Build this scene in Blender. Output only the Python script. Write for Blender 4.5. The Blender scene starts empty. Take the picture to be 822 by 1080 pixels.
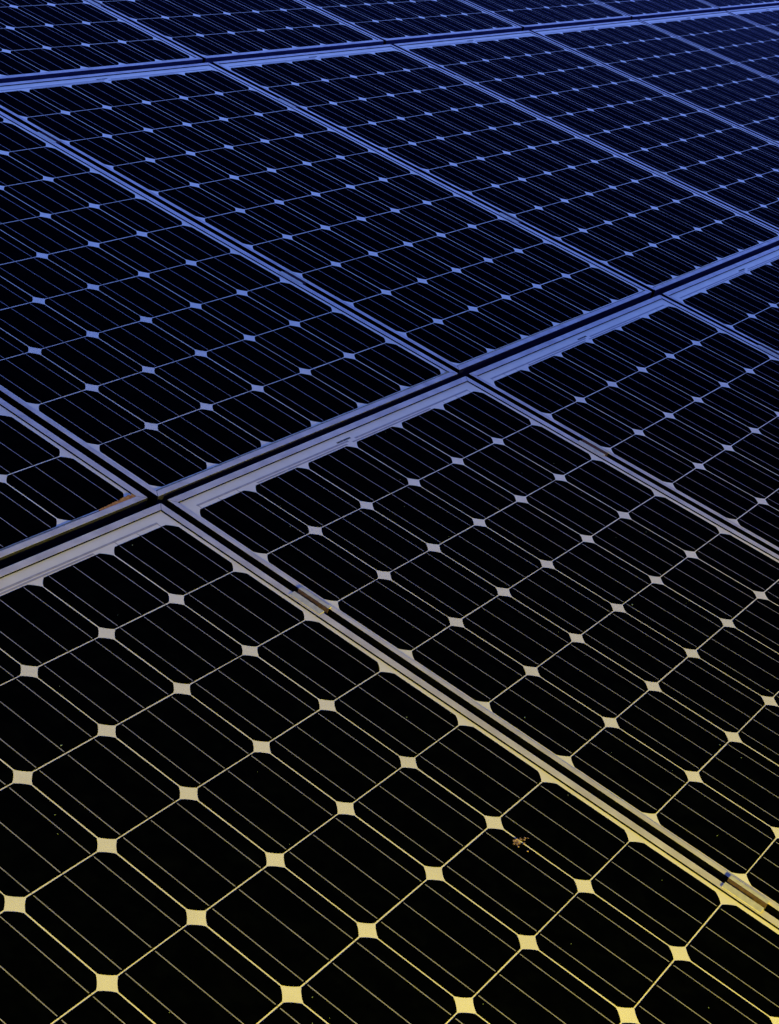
import bpy, bmesh, math, random
from mathutils import Matrix, Vector

random.seed(11)
S = bpy.context.scene
C = bpy.context.collection
MM = 0.001

# ------------------------------------------------------------------ materials
def mat(name, base, rough=0.5, metal=0.0, spec=0.5, ior=1.45):
    m = bpy.data.materials.new(name)
    m.use_nodes = True
    b = m.node_tree.nodes['Principled BSDF']
    b.inputs['Base Color'].default_value = (*base, 1)
    b.inputs['Roughness'].default_value = rough
    b.inputs['Metallic'].default_value = metal
    b.inputs['Specular IOR Level'].default_value = spec
    b.inputs['IOR'].default_value = ior
    return m

def vary(m, c0, c1, scale, lo=0.35, hi=0.7, detail=4.0, stretch=(1, 1, 1), rough=None, bump=0.0):
    """Wear: a noise in object space between two neighbouring colours of the same thing."""
    nt = m.node_tree
    b = nt.nodes['Principled BSDF']
    tc = nt.nodes.new('ShaderNodeTexCoord')
    info = nt.nodes.new('ShaderNodeObjectInfo')
    add = nt.nodes.new('ShaderNodeVectorMath'); add.operation = 'ADD'
    mp = nt.nodes.new('ShaderNodeMapping'); mp.inputs['Scale'].default_value = stretch
    n = nt.nodes.new('ShaderNodeTexNoise')
    n.inputs['Scale'].default_value = scale
    n.inputs['Detail'].default_value = detail
    r = nt.nodes.new('ShaderNodeValToRGB')
    r.color_ramp.elements[0].position = lo; r.color_ramp.elements[0].color = (*c0, 1)
    r.color_ramp.elements[1].position = hi; r.color_ramp.elements[1].color = (*c1, 1)
    rnd = nt.nodes.new('ShaderNodeMath'); rnd.operation = 'MULTIPLY'; rnd.inputs[1].default_value = 37.0
    nt.links.new(info.outputs['Random'], rnd.inputs[0])
    nt.links.new(tc.outputs['Object'], mp.inputs['Vector'])
    nt.links.new(mp.outputs['Vector'], add.inputs[0])
    nt.links.new(rnd.outputs[0], add.inputs[1])
    nt.links.new(add.outputs[0], n.inputs['Vector'])
    nt.links.new(n.outputs['Fac'], r.inputs['Fac'])
    nt.links.new(r.outputs['Color'], b.inputs['Base Color'])
    if rough:
        mr = nt.nodes.new('ShaderNodeMapRange')
        mr.inputs['To Min'].default_value = rough[0]; mr.inputs['To Max'].default_value = rough[1]
        nt.links.new(n.outputs['Fac'], mr.inputs['Value'])
        nt.links.new(mr.outputs['Result'], b.inputs['Roughness'])
    if bump:
        bp = nt.nodes.new('ShaderNodeBump'); bp.inputs['Strength'].default_value = bump
        bp.inputs['Distance'].default_value = 0.001
        nt.links.new(n.outputs['Fac'], bp.inputs['Height'])
        nt.links.new(bp.outputs['Normal'], b.inputs['Normal'])
    return m

# cells and backsheet lie under anti-reflective glass: a weak, slightly blurred gloss
M_CELL = vary(mat('cell_silicon', (.0014, .0014, .0022), .16, 0, .5, 1.012), (.0005, .0005, .0010), (.0014, .0013, .0019), 34, .45, .8)
M_BACK = vary(mat('backsheet_white', (.84, .56, .63), .55, 0, .5, 1.06), (.79, .525, .59), (.86, .575, .645), 22, .3, .65)
M_BUS = vary(mat('tinned_busbar', (.30, .21, .33), .6, 0), (.24, .165, .26), (.36, .25, .39), 300, .35, .7, stretch=(1, .2, 1))
M_RIB = vary(mat('tinned_ribbon', (.44, .29, .37), .5), (.38, .25, .33), (.48, .315, .40), 80, .35, .7)
M_ALU = vary(mat('anodised_aluminium', (.58, .378, .46), .6, 0, .12), (.47, .31, .42), (.68, .455, .58), 26, .3, .7, stretch=(1, 1, 1), rough=(.5, .7))
M_SIDE = vary(mat('frame_flank_shade', (.0018, .0014, .003), .9, 0, 0), (.001, .0008, .002), (.003, .0022, .0045), 60, .4, .75)  # silver flanks' shade in the gaps painted near-black; also the dark inner lip
M_FRONT = vary(mat('front_flank_shade', (.017, .0125, .05), .8, 0, 0), (.019, .014, .055), (.042, .030, .11), 40, .35, .7, stretch=(.3, 1, 3))  # shade on the silver frame's front face, put into the colour
M_SEAL = mat('black_seal', (.006, .005, .008), .8, 0, .1)
M_CLAMP = vary(mat('mill_aluminium', (.56, .39, .45), .6, 0, .15), (.46, .32, .37), (.60, .42, .48), 120, .3, .7)
M_BROWN = vary(mat('brown_oxidised_channel', (.075, .040, .065), .8, 0, 0), (.055, .025, .05), (.10, .046, .09), 140, .3, .7)
M_BOLT = mat('steel_bolt', (.22, .19, .17), .4, .6)
M_INK = mat('printed_ink', (.035, .03, .05), .8, 0, 0)
M_RUST = vary(mat('rusty_dirt', (.7, .2, .05), .9, 0, .1), (.38, .10, .035), (.66, .22, .07), 130, .35, .65, bump=.4)
M_DIRT = vary(mat('dried_dirt_film', (.36, .21, .17), .9, 0, .1), (.26, .14, .12), (.46, .28, .23), 120, .35, .65)
M_CRUMB = vary(mat('crumb', (.28, .11, .12), .9, 0, .1), (.04, .014, .014), (.48, .22, .22), 240, .35, .65)
M_DUST = mat('pale_dust', (.20, .19, .17), .9, 0, .1)
M_RAIL = mat('rail_aluminium', (.35, .35, .36), .5, .6)
M_GROUND = vary(mat('roof_felt', (.012, .012, .014), .95, 0, .2), (.008, .008, .010), (.020, .020, .020), 9)
M_SHADE_SHED = vary(mat('shade_shed_boards', (.10, .065, .035), .85, 0, .2), (.07, .045, .025), (.13, .085, .045), 3, stretch=(1, .1, 1))  # boards of the added, unseen light-shaping shelter

def coated(m, ior, tint, rough):
    """The anti-reflective glass over a laminate: a faint blue gloss that grows towards grazing angles."""
    nt = m.node_tree
    b = nt.nodes['Principled BSDF']; b.inputs['Specular IOR Level'].default_value = 0
    g = nt.nodes.new('ShaderNodeBsdfGlossy'); g.inputs['Color'].default_value = (*tint, 1); g.inputs['Roughness'].default_value = rough
    fr = nt.nodes.new('ShaderNodeFresnel'); fr.inputs['IOR'].default_value = ior
    mx = nt.nodes.new('ShaderNodeMixShader')
    nt.links.new(fr.outputs[0], mx.inputs[0]); nt.links.new(b.outputs[0], mx.inputs[1]); nt.links.new(g.outputs[0], mx.inputs[2])
    nt.links.new(mx.outputs[0], nt.nodes['Material Output'].inputs['Surface'])
AR = (.30, .20, .78)
coated(M_CELL, 1.008, (.40, .30, 1.0), .14); coated(M_BACK, 1.012, AR, .2); coated(M_BUS, 1.012, AR, .2); coated(M_RIB, 1.012, AR, .2)
coated(M_ALU, 1.04, (.60, .38, .66), .38); coated(M_CLAMP, 1.04, (.60, .38, .66), .38)

# ------------------------------------------------------------------ mesh helpers
def link(name, me, mats, parent=None):
    for m in mats: me.materials.append(m)
    o = bpy.data.objects.new(name, me); C.objects.link(o)
    if parent: o.parent = parent
    return o

def box(bm, x0, x1, y0, y1, z0, z1, mi=0):
    vs = [bm.verts.new(p) for p in ((x0,y0,z0),(x1,y0,z0),(x1,y1,z0),(x0,y1,z0),(x0,y0,z1),(x1,y0,z1),(x1,y1,z1),(x0,y1,z1))]
    for f in ((3,2,1,0),(4,5,6,7),(0,1,5,4),(1,2,6,5),(2,3,7,6),(3,0,4,7)):
        fc = bm.faces.new([vs[i] for i in f]); fc.material_index = mi
    return vs

def prism(bm, pts, z0, z1, mi=0, mi_side=None):
    lo = [bm.verts.new((x, y, z0)) for x, y in pts]; hi = [bm.verts.new((x, y, z1)) for x, y in pts]
    n = len(pts)
    f = bm.faces.new(hi); f.material_index = mi
    f = bm.faces.new(lo[::-1]); f.material_index = mi
    for i in range(n):
        f = bm.faces.new((lo[i], lo[(i+1) % n], hi[(i+1) % n], hi[i])); f.material_index = mi if mi_side is None else mi_side

def mesh(bm, name):
    me = bpy.data.meshes.new(name); bm.to_mesh(me); bm.free(); return me

def tag(o, label=None, cat=None, group=None, kind=None):
    for k, v in (('label', label), ('category', cat), ('group', group), ('kind', kind)):
        if v: o[k] = v
    return o

# ------------------------------------------------------------------ solar panel
PU, PV = 0.158, 0.1571          # cell pitch across and along
CU, CV = 0.1557, 0.1549         # one cell
FW_L, FW_R, FW_T, FW_B = (-.0114, -.0006), (.9566, .9715), (.0333, .0484), (-1.5902, -1.5767)
H = 0.0024                      # frame lip above the glass
XO0, XO1, YO0, YO1 = FW_L[0], FW_R[1], FW_B[0], FW_T[1]
XI0, XI1, YI0, YI1 = FW_L[1], FW_R[0], FW_B[1], FW_T[0]

def cell_mesh():
    bm = bmesh.new()
    a, b, c = CU/2, CV/2, .0163
    pts = []
    for sx, sy in ((1, 1), (-1, 1), (-1, -1), (1, -1)):       # pseudo-square: slightly rounded cut corners
        p0, p1 = Vector((sx*(a-c), sy*b)), Vector((sx*a, sy*(b-c)))
        if sx*sy < 0: p0, p1 = p1, p0
        arc = []
        for t in (0, .25, .5, .75, 1):
            q = p0.lerp(p1, t); n = Vector((sx, sy)).normalized()
            arc.append(q + n*(.0011*4*t*(1-t)))
        pts += [tuple(q) for q in arc[::-1]]
    # order counter-clockwise
    pts = sorted(pts, key=lambda q: math.atan2(q[1], q[0]))
    prism(bm, pts, -.00008, .00003, 0)
    for fx in (-1/3, 0, 1/3):
        x = fx*CU
        box(bm, x-.00072, x+.00072, -b+.0024, b-.0024, .00003, .00010, 1)
        box(bm, x-.0006, x+.0006, b+.0001, b+PV-CV-.0001, -.00008, .00001, 2)      # the ribbon ducks through the gap
    return mesh(bm, 'solar_cell')

def frame_mesh():
    bm = bmesh.new()
    g = .00035                                                # open mitre
    def bar(o0, o1, i1, i0):
        pts = [o0, o1, i1, i0]
        prism(bm, pts, -.038, H, 1)
    def sh(p, dx, dy): return (p[0]+dx, p[1]+dy)
    OO = [(XO0, YO0), (XO1, YO0), (XO1, YO1), (XO0, YO1)]
    II = [(XI0, YI0), (XI1, YI0), (XI1, YI1), (XI0, YI1)]
    bar(sh(OO[0], g, 0), sh(OO[1], -g, 0), sh(II[1], -g, 0), sh(II[0], g, 0))
    bar(sh(OO[1], 0, g), sh(OO[2], 0, -g), sh(II[2], 0, -g), sh(II[1], 0, g))
    bar(sh(OO[2], -g, 0), sh(OO[3], g, 0), sh(II[3], g, 0), sh(II[2], -g, 0))
    bar(sh(OO[3], 0, -g), sh(OO[0], 0, g), sh(II[0], 0, g), sh(II[3], 0, -g))
    bm.normal_update()
    bmesh.ops.bevel(bm, geom=[e for e in bm.edges if all(v.co.z > 0 for v in e.verts)], offset=.0004, segments=2, affect='EDGES', profile=.5)
    bm.normal_update()
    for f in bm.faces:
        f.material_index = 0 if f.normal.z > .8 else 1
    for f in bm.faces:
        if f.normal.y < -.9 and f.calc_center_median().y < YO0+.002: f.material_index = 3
    # seal bead along the lower edge, where water leaves its dirt
    box(bm, XI0+.003, XI1-.001, YI0, YI0+.0034, -.0003, .0006, 2)
    box(bm, XI1-.0011, XI1, YI0+.004, YI1-.001, -.0003, .0004, 2)
    box(bm, XI0+.002, XI1-.002, YI1-.0006, YI1, -.0003, .0004, 2)
    return mesh(bm, 'panel_frame')

def back_mesh():
    bm = bmesh.new()
    box(bm, XI0-.004, XI1+.004, YI0-.004, YI1+.004, -.0045, -.0001)
    return mesh(bm, 'backsheet')

def strip_mesh(name, x0, x1, y0, y1, tabs=()):
    bm = bmesh.new()
    box(bm, x0, x1, y0, y1, -.0001, .00004)
    for t in tabs: box(bm, t-.0008, t+.0008, -.0008, y0-.0001, -.0001, .00003)
    return mesh(bm, name)

def bus_x(cell, k): return cell*PU + .001 + CU/2 + (k-1)*CU/3

def label_mesh():
    bm = bmesh.new(); rr = random.Random(5)
    x = .4475
    while x < .4925:
        w = rr.choice((.0009, .0014, .0022))
        box(bm, x, x+w, .0140, .0186, -.0001, .00002)
        x += w + rr.choice((.0003, .0004, .0007))
    return mesh(bm, 'serial_print')

ME_CELL, ME_FRAME, ME_BACK, ME_LABEL = cell_mesh(), frame_mesh(), back_mesh(), label_mesh()
for m in (M_CELL, M_BUS, M_RIB): ME_CELL.materials.append(m)
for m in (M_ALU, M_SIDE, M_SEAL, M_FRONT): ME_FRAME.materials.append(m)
ME_BACK.materials.append(M_BACK); ME_LABEL.materials.append(M_INK)
ME_RIBS = [strip_mesh('cell_ribbon', bus_x(0,0)-.002, .4770, .0078, .0122, [bus_x(0, k) for k in range(3)]),
           strip_mesh('cell_ribbon', .4998, bus_x(5,2)+.002, .0078, .0122, [bus_x(5, k) for k in range(3)]),
           strip_mesh('cell_ribbon', bus_x(1,0)-.001, .4650, .0012, .0050, ()),
           strip_mesh('cell_ribbon', .4830, bus_x(4,2)+.001, .0012, .0050, ())]
for me in ME_RIBS: me.materials.append(M_RIB)

def new_panel():
    root = bpy.data.objects.new('solar_panel', None); C.objects.link(root)
    root.empty_display_size = .1
    def part(name, me):
        o = bpy.data.objects.new(name, me); C.objects.link(o); o.parent = root; return o
    part('frame', ME_FRAME); part('backsheet', ME_BACK); part('serial_print', ME_LABEL)
    for me in ME_RIBS: part('cell_ribbon', me)
    for j in range(10):
        for i in range(6):
            c = part('solar_cell', ME_CELL)
            c.location = ((i+.5)*PU, -(j+.5)*PV, 0)
            c.rotation_euler.z = math.radians(random.gauss(0, .12))
            if i == 0: c.scale.x = .972; c.location.x += .0022
            c.location.x += random.gauss(0, .00015); c.location.y += random.gauss(0, .00012)
    return root

def copy_panel(src):
    r = src.copy(); C.objects.link(r)
    for ch in list(src.children):
        c = ch.copy(); C.objects.link(c); c.parent = r
    return r

W = 0.99874
ROW_Y = {-1: -1.6580, 0: 0.0, 1: 0.0870 + 10*PV, 2: 1.7593 + 10*PV}
OFF = {(0,-1): (-2.0,-1.2), (0,0): (0,0), (0,1): (1.9,3.0), (1,-1): (-9.5,2.8), (1,0): (-7.1,-3.9), (1,1): (-4.7,5.1), (2,1): (1.1,-.2), (2,2): (3.0,3.5)}
for k, v in {(0,2): (3.0,3.5), (1,2): (-2.0,4.5), (1,3): (1.5,4.0), (1,4): (3.5,4.4), (1,5): (5.0,4.0), (1,6): (6.5,4.2), (2,3): (5.0,4.5), (2,4): (6.5,5.0), (2,5): (8.0,5.0), (2,6): (10,5.5),
             (0,-2): (-4,-1), (1,-2): (-12,2), (0,3): (4.5,4), (2,0): (-1,0), (2,7): (12,5), (1,7): (8,4), (-1,-1): (-2,0), (-1,0): (0,1), (-1,1): (2,2)}.items(): OFF[k] = v

LAB = {
 (0,-1): 'solar panel filling the bottom left foreground, with brown crumbs on one black cell',
 (0,0): 'solar panel in the right foreground, beyond the clamped seam from the crumbed panel',
 (0,1): 'solar panel reaching the right edge below the wide gap, grey-blue grid, serial print',
 (0,2): 'partly cut off solar panel at the far right edge, just below the wide gap',
 (1,-1): 'solar panel corner at the left edge with an orange rust streak along its frame',
 (1,0): 'solar panel above the wide gap, cut by the left edge beside the rust streaked corner',
 (1,1): 'solar panel above the wide gap whose whole grid is in view, upper left',
 (1,2): 'solar panel above the wide gap, upper centre, next to the fully visible grid',
 (1,3): 'solar panel at the right edge resting just above the end of the wide gap',
 (1,4): 'dark blue solar panel at the upper right edge, second panel up from the wide gap',
 (1,5): 'blue sheened solar panel just below the far gap, close to the top right corner',
 (1,6): 'farthest solar panel below the far gap, a bluish scrap in the top right corner',
 (2,1): 'solar panel above the far gap, in the top left corner of the photo',
 (2,2): 'solar panel above the far gap, second from the top left corner',
 (2,3): 'solar panel above the far gap, around the middle of the upper edge',
 (2,4): 'narrow looking solar panel above the far gap, right of the upper edge middle',
 (2,5): 'sliver of solar panel above the far gap, next to the top right corner one',
 (2,6): 'last thin sliver of solar panel above the far gap, in the top right corner',
}
GROUP = 'solar panels of the array'
proto, panels = None, {}
for (r, c), (dx, dy) in OFF.items():
    p = new_panel() if proto is None else copy_panel(proto)
    if proto is None: proto = p
    vis = (r, c) in LAB
    p.location = (c*W + dx*MM, ROW_Y[r] + dy*MM, 0 if vis and (r, c) in ((0,-1),(0,0),(0,1),(1,0),(1,1)) else random.gauss(0, .0004))
    p.rotation_euler = (0, 0, 0)
    tag(p, LAB.get((r, c), 'further solar panel of the array just outside the view'), 'solar panel', GROUP)
    panels[(r, c)] = p

# ------------------------------------------------------------------ dirt on the lower frames
def streak(parent, name, x0, x1, w0, w1, m, seed, top=.0013):
    """A ragged film of dirt along the inside of the lower frame."""
    rr = random.Random(seed); bm = bmesh.new(); n = 40
    lo, hi = [], []
    for i in range(n+1):
        t = i/n; x = x0+(x1-x0)*t
        w = (w0+(w1-w0)*t)*rr.uniform(.55, 1.25)
        lo.append((x, YI0+.0002)); hi.append((x, YI0+.0036+w))
    prism(bm, lo + hi[::-1], .0004, top, 0)
    return link(name, mesh(bm, name), [m], parent)

streak(panels[(1,-1)], 'rust_streak', XI1-.088, XI1-.0008, .0008, .0070, M_RUST, 3, .0022)
streak(panels[(1,0)], 'dirt_film', XI1-.055, XI1-.001, .0, .0035, M_DIRT, 4)
for k, (key, a, b) in enumerate([((1,0), .004, .895), ((1,-1), .20, .83), ((1,1), .004, .62), ((1,2), .02, .40)]):
    streak(panels[key], 'dirt_film', a, b, .0004, .0009, M_DIRT, 20+k)

# ------------------------------------------------------------------ clamps between the panels
def clamp_mesh():
    bm = bmesh.new(); L = .0325
    z0, z1, z2 = H-.0004, H+.0006, H+.0019
    box(bm, -.0282, -.0166, -L, L, z0, z1, 0)                       # left flange
    box(bm, -.0166, -.0141, -L, L, -.020, z1, 0)                    # left web
    box(bm, -.0141, -.0036, -L, L, -.020, -.0172, 1)                # channel floor
    box(bm, -.0036, -.0012, -L, L, -.020, z2, 1)                    # right web
    box(bm, -.0012, .0050, -L, L, z0, z2, 0)                        # right flange
    for v in bm.verts: v.co.x += -.0107                             # seat it on the seam
    bm.normal_update()
    for f in bm.faces:
        if f.material_index == 1 and f.normal.z > .9 and f.calc_center_median().z > 0: f.material_index = 0
    return mesh(bm, 'clamp')
def bolt_mesh():
    bm = bmesh.new()
    bmesh.ops.create_cone(bm, cap_ends=True, segments=6, radius1=.0046, radius2=.0046, depth=.005, matrix=Matrix.Translation((-.0197, 0, -.0146)))
    bmesh.ops.create_cone(bm, cap_ends=True, segments=16, radius1=.0030, radius2=.0024, depth=.008, matrix=Matrix.Translation((-.0197, 0, -.0085)))
    return mesh(bm, 'bolt')
ME_CLAMP, ME_BOLT = clamp_mesh(), bolt_mesh()
for m in (M_CLAMP, M_BROWN): ME_CLAMP.materials.append(m)
ME_BOLT.materials.append(M_BOLT)

SEAM = {
 (0,0): 'the long foreground seam', (0,1): 'the second seam below the wide gap', (0,2): 'the third seam below the wide gap', (0,3): None,
 (1,0): 'the seam at the left edge above the wide gap', (1,1): 'the seam left of the fully visible grid', (1,2): 'the seam right of the fully visible grid',
 (1,3): 'the third full seam above the wide gap', (1,4): 'the fourth full seam above the wide gap', (1,5): 'the last but one seam below the far gap', (1,6): 'the last seam below the far gap',
 (2,2): 'the leftmost seam above the far gap', (2,3): 'the second seam above the far gap', (2,4): 'the third seam above the far gap', (2,5): 'the fourth seam above the far gap', (2,6): 'the last seam above the far gap'}
SPECIAL = {(0,0,1): 'grey clamp with brown channel and bolt near the bottom right corner of the photo',
           (0,0,0): 'grey clamp on the long foreground seam, just below where it meets the wide gap'}
YC = {0: (-.2885, -1.118), 1: (-1.658+1.3855, -1.658+.554), 2: (-.272, -1.105)}
first = None
for (r, c), p in panels.items():
    if (r, c-1) not in panels or r < 0: continue
    for k in (0, 1):
        root = bpy.data.objects.new('panel_clamp', None); C.objects.link(root); root.empty_display_size = .03
        for nm, me in (('clamp_channel', ME_CLAMP), ('bolt', ME_BOLT)):
            o = bpy.data.objects.new(nm, me); C.objects.link(o); o.parent = root
        q = panels[(r, c-1)]
        gapmid = ((q.location.x + XO1) + (p.location.x + XO0))/2
        y = (YC[r][k] + (0 if r != 1 else 0)) + ROW_Y[r]
        root.location = (gapmid + .0196 - .0002, y + random.gauss(0, .002), .0003)
        where = SEAM.get((r, c))
        lab = SPECIAL.get((r, c, k)) or (f"metal clamp on {where}, the {'farther' if k == 0 else 'nearer'} one" if where else 'grey metal clamp between panels outside the view')
        tag(root, lab, 'clamp', 'clamps holding neighbouring panels')

# ------------------------------------------------------------------ crumbs and dust on the glass
def blob(bm, x, y, r, rr, flat=.3):
    r *= .66
    m = Matrix.Translation((x, y, r*flat*.6+.0002)) @ Matrix.Rotation(rr.uniform(0, 6.3), 4, 'Z') @ Matrix.Diagonal((r*rr.uniform(.8, 1.5), r*rr.uniform(.6, 1), r*flat, 1))
    v = bmesh.ops.create_icosphere(bm, subdivisions=2, radius=1, matrix=m)['verts']
    for q in v: q.co += Vector((rr.gauss(0, 1), rr.gauss(0, 1), rr.gauss(0, .5)))*r*.16
rr = random.Random(8); bm = bmesh.new()
for x, y, r in [(-.2200,-.8262,.0036),(-.2148,-.8290,.0040),(-.2102,-.8272,.0030),(-.2225,-.8322,.0036),(-.2165,-.8345,.0034),(-.2050,-.8318,.0032),(-.1985,-.8372,.0030),(-.1925,-.8352,.0024),(-.2262,-.8392,.0026),(-.2062,-.8418,.0022),(-.2270,-.8290,.0024),(-.2110,-.8425,.0018),(-.1880,-.8395,.0020),(-.2010,-.8290,.0020)]:
    blob(bm, -.2155+(x+.2155)*.72, -.8325+(y+.8325)*.72, r, rr, .22)
tag(link('dried_crumbs', mesh(bm, 'dried_crumbs'), [M_CRUMB]), 'small brown clump of dried crumbs on a black cell in the foreground', 'crumbs')
bm = bmesh.new(); blob(bm, -.2195, -.8515, .0026, rr)
tag(link('dirt_crumb', mesh(bm, 'dirt_crumb'), [M_CRUMB]), 'single small crumb lying just below the brown clump', 'crumb')
rr = random.Random(21); bm = bmesh.new()
for _ in range(110):
    x, y = rr.uniform(-1.1, 1.2), rr.uniform(-1.35, .0)
    r = abs(rr.gauss(0, .0005))+.00035
    m = Matrix.Translation((x, y, .0006)) @ Matrix.Diagonal((r*rr.uniform(.8, 1.6), r, .0003, 1))
    bmesh.ops.create_icosphere(bm, subdivisions=1, radius=1, matrix=m)
tag(link('dust_specks', mesh(bm, 'dust_specks'), [M_DUST]), 'fine pale dust specks scattered on the black cells', 'dust', None, 'stuff')

# ------------------------------------------------------------------ what carries the array, and what shades it
for r in (-1, 0, 1, 2):
    ys = [YC[r][0], YC[r][1]] if r >= 0 else [-.2885, -1.118]
    for y in ys:
        bm = bmesh.new(); box(bm, -2.2, 8.2, ROW_Y[r]+y-.02, ROW_Y[r]+y+.02, -.085, -.0385)
        tag(link('mounting_rail', mesh(bm, 'mounting_rail'), [M_RAIL]), 'aluminium mounting rail hidden beneath the panels', 'rail', 'rails under the panels')
bm = bmesh.new()
box(bm, -60, 60, -60, 60, -.3, -.085)
tag(link('ground', mesh(bm, 'ground'), [M_GROUND]), None, None, None, 'structure')

# the open shed added out of view to shape the light: its roof edge keeps the blue sky off the near panels,
# the wall above its rear opening stops the low sun a little way into the array
AX = Vector((.454, .891, 0)).normalized(); AT = Vector((AX.y, -AX.x, 0))
EL = math.radians(15)
LINTEL, SILL, TOP, FRONT, EAVE = 1.75, 1.05, 4.7, -.03, 1.21
REAR = -1.07 - LINTEL/math.tan(EL)
bm = bmesh.new()
prof = [(FRONT, EAVE), (FRONT, EAVE+.06), (-2.6, 2.46), (REAR+.003, 2.46), (REAR+.003, 2.40), (-2.6, 2.40)]
lo = [bm.verts.new((x, -2.7, z)) for x, z in prof]; hi = [bm.verts.new((x, 3.3, z)) for x, z in prof]
bm.faces.new(lo); bm.faces.new(hi[::-1])
for i in range(6): bm.faces.new((lo[i], hi[i], hi[(i+1) % 6], lo[(i+1) % 6]))
box(bm, REAR-.15, REAR, -6.0, 8.0, -.085, SILL)                 # rear wall of the added shed, with its long opening
box(bm, REAR-.15, REAR, -6.0, 8.0, LINTEL, TOP)
box(bm, REAR-.15, REAR, -6.0, -2.6, SILL+.002, LINTEL-.002)
box(bm, REAR-.15, REAR, 3.0, 8.0, SILL+.002, LINTEL-.002)
for t in (-2.82, 3.303):                                        # side walls under the roof
    lo = [bm.verts.new((x, t, z)) for x, z in [(REAR+.003, -.085), (FRONT-.02, -.085), (FRONT-.02, EAVE+.05), (-2.6, 2.45), (REAR+.003, 2.45)]]
    hi = [bm.verts.new((v.co.x, t+.117, v.co.z)) for v in lo]
    bm.faces.new(lo); bm.faces.new(hi[::-1])
    for i in range(5): bm.faces.new((lo[i], hi[i], hi[(i+1) % 5], lo[(i+1) % 5]))
bmesh.ops.recalc_face_normals(bm, faces=bm.faces)
shade_shed = tag(link('added_shade_shed', mesh(bm, 'added_shade_shed'), [M_SHADE_SHED]), 'added unseen shed behind and above the viewpoint', 'shade_shed')
shade_shed.matrix_world = Matrix(((AX.x, AT.x, 0, 0), (AX.y, AT.y, 0, 0), (0, 0, 1, 0), (0, 0, 0, 1)))

# ------------------------------------------------------------------ camera
cam = bpy.data.cameras.new('camera'); co = bpy.data.objects.new('camera', cam); C.objects.link(co)
cam.sensor_fit = 'VERTICAL'; cam.sensor_height = 24; cam.lens = 1666.785/1080*24
cam.clip_start = .05; cam.clip_end = 500
R = Matrix(((0.56604330443298, -0.7795490950982812, 0.26813837069236757), (0.2856130241303817, 0.4905647211989336, 0.8232687621679448), (-0.773317643632424, -0.3894219596349092, 0.5003302503350591)))
co.matrix_world = Matrix.Translation((-1.9266, -1.33562, 1.46545)) @ R.transposed().to_4x4()
S.camera = co

# ------------------------------------------------------------------ daylight
ELEV = EL
w = bpy.data.worlds.new('World'); S.world = w; w.use_nodes = True
nt = w.node_tree; bg = nt.nodes['Background']
sky = nt.nodes.new('ShaderNodeTexSky'); sky.sky_type = 'NISHITA'; sky.sun_disc = False
to_sun = -AX
sky.sun_elevation = ELEV
sky.sun_rotation = math.atan2(to_sun.x, to_sun.y)
sky.air_density = 0.5; sky.dust_density = 0.0; sky.ozone_density = 5.0; sky.altitude = 0
nt.links.new(sky.outputs['Color'], bg.inputs['Color'])
bg.inputs['Strength'].default_value = .102
sl = bpy.data.lights.new('sun', 'SUN'); so = bpy.data.objects.new('sun', sl); C.objects.link(so)
sl.energy = 5.0; sl.angle = math.radians(6.8); sl.color = (.875, 1.0, .02)
d = Vector((to_sun.x*math.cos(ELEV), to_sun.y*math.cos(ELEV), math.sin(ELEV)))
so.rotation_euler = d.to_track_quat('Z', 'Y').to_euler()

vs = S.view_settings
vs.view_transform = 'Standard'; vs.look = 'None'; vs.gamma = 1; vs.use_curve_mapping = False
vs.exposure = 2.68
S.render.film_transparent = False
S.cycles.max_bounces = 6
